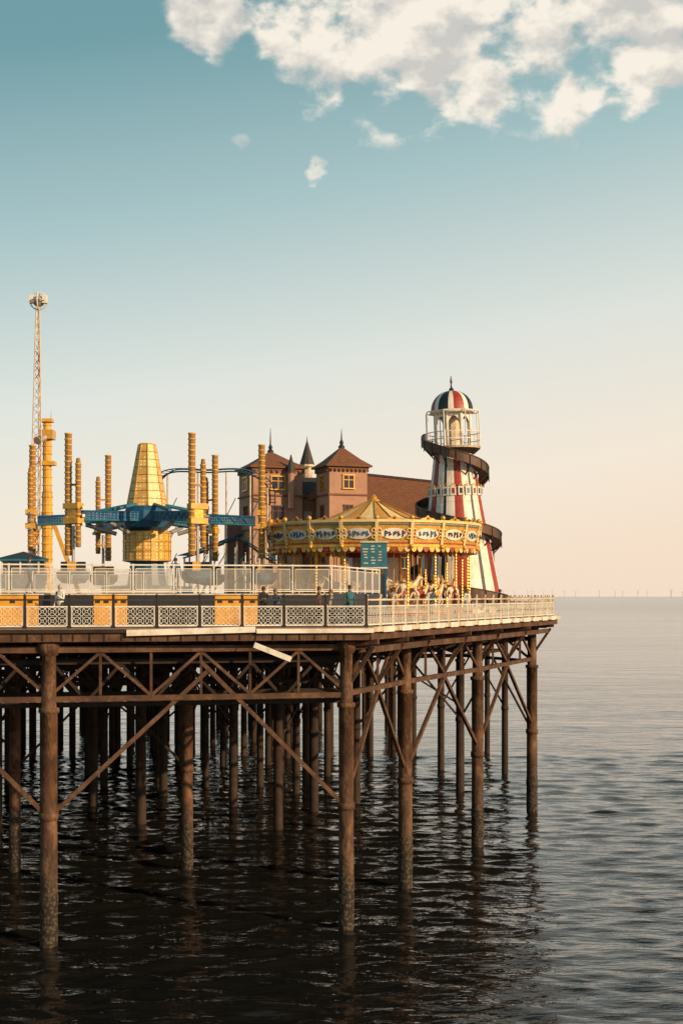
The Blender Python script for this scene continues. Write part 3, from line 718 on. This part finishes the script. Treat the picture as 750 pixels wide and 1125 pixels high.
# ---------------------------------------------------------------- people
def cloth(name,c): return mat(name,c,.85,var=.2,scale=12)
CL=[cloth('cloth_%d'%i,c) for i,c in enumerate([(.03,.03,.035),(.7,.68,.64),(.12,.05,.04),(.05,.09,.16),(.35,.3,.24),(.03,.12,.16),(.4,.06,.05)])]
def person(loc,head,shirt,legs,pose='stand',hair=HAIR,h=1.74,name='person'):
    J={'pel':(0,0,.95,.135),'spi':(0,.01,1.13,.125),'che':(0,.0,1.34,.145),'nb':(0,.01,1.47,.075),'nk':(0,0,1.53,.052),'hd':(0,-.02,1.62,.082),'ht':(0,-.01,1.69,.07)}
    for s,k in((-1,'l'),(1,'r')):
        J['sh'+k]=(s*.17,0,1.42,.062); J['hp'+k]=(s*.085,0,.89,.092)
        J['el'+k]=(s*.235,.03,1.14,.043); J['wr'+k]=(s*.24,-.06,.90,.03); J['pm'+k]=(s*.24,-.09,.83,.032)
        J['kn'+k]=(s*.1,-.02,.5,.062); J['an'+k]=(s*.1,.03,.1,.04); J['to'+k]=(s*.12,-.13,.045,.04)
    if pose=='lean':
        for s,k in((-1,'l'),(1,'r')):
            J['el'+k]=(s*.22,-.2,1.2,.043); J['wr'+k]=(s*.1,-.42,1.18,.03); J['pm'+k]=(s*.06,-.48,1.18,.032)
        for q_ in('che','nb','nk','hd','ht','shl','shr'):
            x_,y_,z_,r_=J[q_]; J[q_]=(x_,y_-.12-(z_-1.34)*.5,z_-.03,r_)
    if pose=='walk':
        J['knl']=(-.1,-.17,.52,.062); J['anl']=(-.1,-.2,.11,.04); J['tol']=(-.11,-.36,.06,.04)
        J['knr']=(.1,.06,.5,.062); J['anr']=(.1,.3,.16,.04); J['tor']=(.11,.18,.045,.04)
        J['ell']=(-.23,.12,1.16,.043); J['wrl']=(-.24,.1,.92,.03); J['pml']=(-.24,.08,.85,.032)
        J['elr']=(.23,-.06,1.15,.043); J['wrr']=(.23,-.24,.98,.03); J['pmr']=(.22,-.31,.95,.032)
    if pose=='phone':
        J['elr']=(.22,-.06,1.14,.043); J['wrr']=(.1,-.27,1.28,.03); J['pmr']=(.07,-.3,1.35,.032)
    keys=list(J); ix={k:i for i,k in enumerate(keys)}
    EE=[('pel','spi'),('spi','che'),('che','nb'),('nb','nk'),('nk','hd'),('hd','ht')]
    for k in'lr': EE+=[('che','sh'+k),('sh'+k,'el'+k),('el'+k,'wr'+k),('wr'+k,'pm'+k),('pel','hp'+k),('hp'+k,'kn'+k),('kn'+k,'an'+k),('an'+k,'to'+k)]
    P=[Vector(J[k][:3]) for k in keys]
    vs,fs=skin([tuple(p) for p in P],[J[k][3] for k in keys],[(ix[a],ix[b_]) for a,b_ in EE],0,1)
    def mm(e):
        a,b_=e
        if b_ in('nk','hd','ht') : return SKIN
        if b_[:2]=='pm': return SKIN
        if b_[:2]=='to': return SHOE
        if b_[:2] in('kn','an','hp'): return legs
        return shirt
    EM=[(P[ix[a]],P[ix[b_]],mm((a,b_))) for a,b_ in EE]
    mb=MB()
    for f in fs:
        c=sum((vs[i] for i in f),Vector())/len(f); best=min(EM,key=lambda e:seg_d(c,e[0],e[1])-(.03 if e[2] is shirt else 0))
        mb.add([vs[i] for i in f],[list(range(len(f)))],best[2],True)
    H=P[ix['hd']]
    mb.ball(H+V(0,.025,.035),.102,hair,sc=(.92,1.0,1.05)); 
    if hair is not HAIR: mb.ball(H+V(0,.07,-.08),.09,hair,sc=(.9,.6,1.4))
    mb.cyl(H+V(0,-.075,.02),H+V(0,-.105,-.01),.008,.016,SKIN,6)
    for s in(-1,1):
        mb.ball(H+V(s*.033,-.078,.03),.012,BLACK,n=6,k=4); mb.ball(H+V(s*.085,0,0),.024,SKIN,sc=(.5,.8,1.2),n=6,k=4)
    mb.box(H+V(0,-.08,-.035),(.04,.01,.008),RED)
    for k,s in(('l',-1),('r',1)):
        w=P[ix['wr'+k]];p=P[ix['pm'+k]]; d=(p-w).normalized(); sd=d.cross(V(1,0,0)); sd=sd.normalized() if sd.length>.1 else V(0,0,1)
        for j,L in enumerate((.062,.072,.068,.05)):
            b0=p+sd*(.03-.02*j); m1=b0+d*L*.6; m2=m1+(d+V(-s*.5,0,0)).normalized()*L*.5
            mb.cyl(b0,m1,.009,.008,SKIN,6); mb.cyl(m1,m2,.008,.006,SKIN,6)
        mb.cyl(w.lerp(p,.5)+sd*.02,w.lerp(p,.5)+sd*.06+d*.03,.01,.008,SKIN,6)
    if pose=='phone': mb.box(P[ix['pmr']]+V(0,-.04,.05),(.07,.01,.14),BLACK)
    ob=mb.obj(name,merge=True); ob.location=loc; ob.rotation_euler=(0,0,head); s=h/1.76; ob.scale=(s,s,s)
    return ob
BR=mat('brown_hair',(.2,.1,.05),.7); GY=mat('grey_hair',(.4,.37,.33),.7)
z=ZD+.003
person((-3.25,56.95,z),0.1,CL[0],CL[0],'lean')
person((-2.7,57.0,z),-.2,CL[3],CL[0],'lean',BR,1.66)
person((-.95,57.8,z),pi/2,CL[2],CL[0],'walk',HAIR,1.72)
person((-.45,58.3,z),pi/2+.2,CL[4],CL[3],'walk',BR,1.6)
person((.35,57.9,z),.5,CL[5],CL[0],'stand',HAIR,1.78)
person((-12.0,58.3,z),-.4,CL[1],CL[0],'phone',GY,1.8)
person((-8,66,ZP+.003),.3,CL[3],CL[0],'stand')
person((-14.6,64,ZP+.003),1.3,CL[3],CL[0],'walk')
person((4.6,70.5,z),.6,CL[3],CL[0],'lean')
person((7.2,78.5,z),-2.6,CL[1],CL[3],'stand',BR)
person((6.6,79.4,z),-1.2,CL[6],CL[0],'stand',HAIR,1.65)
person((9.8,84.5,z),1.9,CL[0],CL[4],'walk')
person((2.9,77.5,z),2.8,CL[4],CL[0],'stand')
person((-5.2,72,ZP+.003),-.8,CL[4],CL[3],'stand',BR)

# ---------------------------------------------------------------- offshore wind farm
mb=MB()
for i in range(26):
    x=1350+i*125+random.uniform(-50,50); y=13000+random.choice((0,700,1400)); hgt=66; a0=random.random()*2
    mb.cyl((x,y,0),(x,y,hgt),2.4,1.8,HAZE,5)
    for k in range(3):
        a=a0+k*2*pi/3; mb.beam((x,y-4,hgt),(x+33*math.cos(a),y-4,hgt+33*math.sin(a)),1,1.6,HAZE)
mb.obj('offshore_wind_farm')

# ---------------------------------------------------------------- sky world
w=bpy.data.worlds.new('World'); scene.world=w; w.use_nodes=True; nt=w.node_tree; n=nt.nodes; l=nt.links
bg=n['Background']; bg.inputs['Strength'].default_value=.1
sky=n.new('ShaderNodeTexSky'); sky.sky_type='NISHITA'; sky.sun_disc=False; sky.sun_elevation=SUN_EL; sky.sun_rotation=SUN_AZ
tc=n.new('ShaderNodeTexCoord'); nz=n.new('ShaderNodeVectorMath'); nz.operation='NORMALIZE'; l.new(tc.outputs['Generated'],nz.inputs[0])
sp=n.new('ShaderNodeSeparateXYZ'); l.new(nz.outputs[0],sp.inputs[0])
def M(op,a,b=None,c=None,clamp=False):
    q=n.new('ShaderNodeMath'); q.operation=op; q.use_clamp=clamp
    for i,v in enumerate((a,b,c)):
        if v is None: continue
        if isinstance(v,(int,float)): q.inputs[i].default_value=v
        else: l.new(v,q.inputs[i])
    return q.outputs[0]
def mixc(f,a,b):
    q=n.new('ShaderNodeMix'); q.data_type='RGBA'
    for i,v in((0,f),(6,a),(7,b)):
        if isinstance(v,(int,float)): q.inputs[i].default_value=v
        elif isinstance(v,tuple): q.inputs[i].default_value=v+(1,)
        else: l.new(v,q.inputs[i])
    return q.outputs[2]
r=n.new('ShaderNodeValToRGB'); cr=r.color_ramp
st=[(0,(1.0,.80,.63)),(.07,(1.0,.87,.72)),(.168,(.82,.84,.77)),(.29,(.42,.595,.60)),(.40,(.18,.37,.405)),(1,(.05,.15,.20))]
while len(cr.elements)<len(st): cr.elements.new(.5)
for e,(p,c) in zip(cr.elements,st): e.position=p; e.color=c+(1,)
ele=M('ADD',M('MULTIPLY',sp.outputs['X'],-.16),sp.outputs['Z'],clamp=True)
l.new(ele,r.inputs['Fac'])
ramp10=n.new('ShaderNodeVectorMath'); ramp10.operation='SCALE'; ramp10.inputs['Scale'].default_value=9.7; l.new(r.outputs['Color'],ramp10.inputs[0])
base=mixc(.9,sky.outputs['Color'],ramp10.outputs[0])
def noise(off,sc,det,rough=.55):
    mp=n.new('ShaderNodeMapping'); mp.inputs['Scale'].default_value=(1,1,1.5); mp.inputs['Location'].default_value=off; l.new(nz.outputs[0],mp.inputs[0])
    t=n.new('ShaderNodeTexNoise'); t.inputs['Scale'].default_value=sc; t.inputs['Detail'].default_value=det; t.inputs['Roughness'].default_value=rough; l.new(mp.outputs[0],t.inputs['Vector']); return t.outputs['Fac']
O=(3.1,1.7,.4)
na=noise(O,15,7,.55); nb=noise((O[0]-.006,O[1],O[2]+.016),15,4,.55)
def blob(ax,ez,rd):
    v=V(ax,1,ez).normalized()
    d=n.new('ShaderNodeVectorMath'); d.operation='DISTANCE'; d.inputs[1].default_value=v; l.new(nz.outputs[0],d.inputs[0])
    return M('MULTIPLY_ADD',d.outputs['Value'],-1/rd,1.0)
bank=None
# cumulus bank: (azimuth tan, elevation tan, angular radius)
for ax,ez,rd in((-.088,.43,.03),(-.04,.425,.042),(-.02,.39,.030),(-.01,.372,.016),(.02,.41,.035),(.065,.42,.05),(.08,.385,.036),(.105,.37,.024),(.16,.415,.04),(.18,.378,.026),(.215,.41,.045),(.24,.395,.025),(.06,.47,.1),(.2,.47,.1),(-.03,.49,.07),(.4,.45,.13),(-.45,.5,.12),(.1,.7,.2),(-.4,.8,.15)):
    e=blob(ax,ez,rd)
    bank=e if bank is None else M('SMOOTH_MAX',bank,e,.25)
dens=M('ADD',M('MULTIPLY',M('SUBTRACT',na,.5),3.6),M('MINIMUM',bank,.5))
cov=n.new('ShaderNodeMapRange'); cov.interpolation_type='SMOOTHSTEP'; cov.inputs['From Min'].default_value=-.02; cov.inputs['From Max'].default_value=.42
gate=n.new('ShaderNodeMapRange'); gate.inputs['From Min'].default_value=-.5; gate.inputs['From Max'].default_value=-.1; l.new(bank,gate.inputs['Value'])
l.new(dens,cov.inputs['Value'])
cv=M('MULTIPLY',cov.outputs[0],gate.outputs[0])
pn=noise((9,2,1),60,4)
for ax,ez,rd,am in((-.017,.311,.010,.75),(-.074,.333,.007,.3)):
    e=M('ADD',blob(ax,ez,rd),M('MULTIPLY',M('SUBTRACT',pn,.5),3.0))
    q=n.new('ShaderNodeMapRange'); q.interpolation_type='SMOOTHSTEP'; q.inputs['From Max'].default_value=.7; q.inputs['From Min'].default_value=.05; l.new(e,q.inputs['Value'])
    cv=M('MAXIMUM',cv,M('MULTIPLY',q.outputs[0],am))
sh=M('MULTIPLY_ADD',M('SUBTRACT',na,nb),8.0,.5,clamp=True)
cc=mixc(sh,(6.3,6.05,5.7),(9.8,9.0,7.8))
fin=mixc(M('MULTIPLY',cv,.94),base,cc)
l.new(fin,bg.inputs['Color'])

# ---------------------------------------------------------------- sun & camera
sd=bpy.data.lights.new('sun','SUN'); sd.energy=5.0; sd.angle=math.radians(.6); sd.color=(1,.69,.39)
so=bpy.data.objects.new('sun',sd); so.rotation_euler=SD.to_track_quat('Z','Y').to_euler(); so.location=(30,-30,60); scene.collection.objects.link(so)
cam=bpy.data.cameras.new('camera'); co_=bpy.data.objects.new('camera',cam); scene.collection.objects.link(co_)
cam.lens=48; cam.sensor_width=36; cam.shift_y=.0822; cam.clip_end=80000; cam.clip_start=.5
co_.location=(0,0,EYE); co_.rotation_euler=(pi/2,0,0); scene.camera=co_
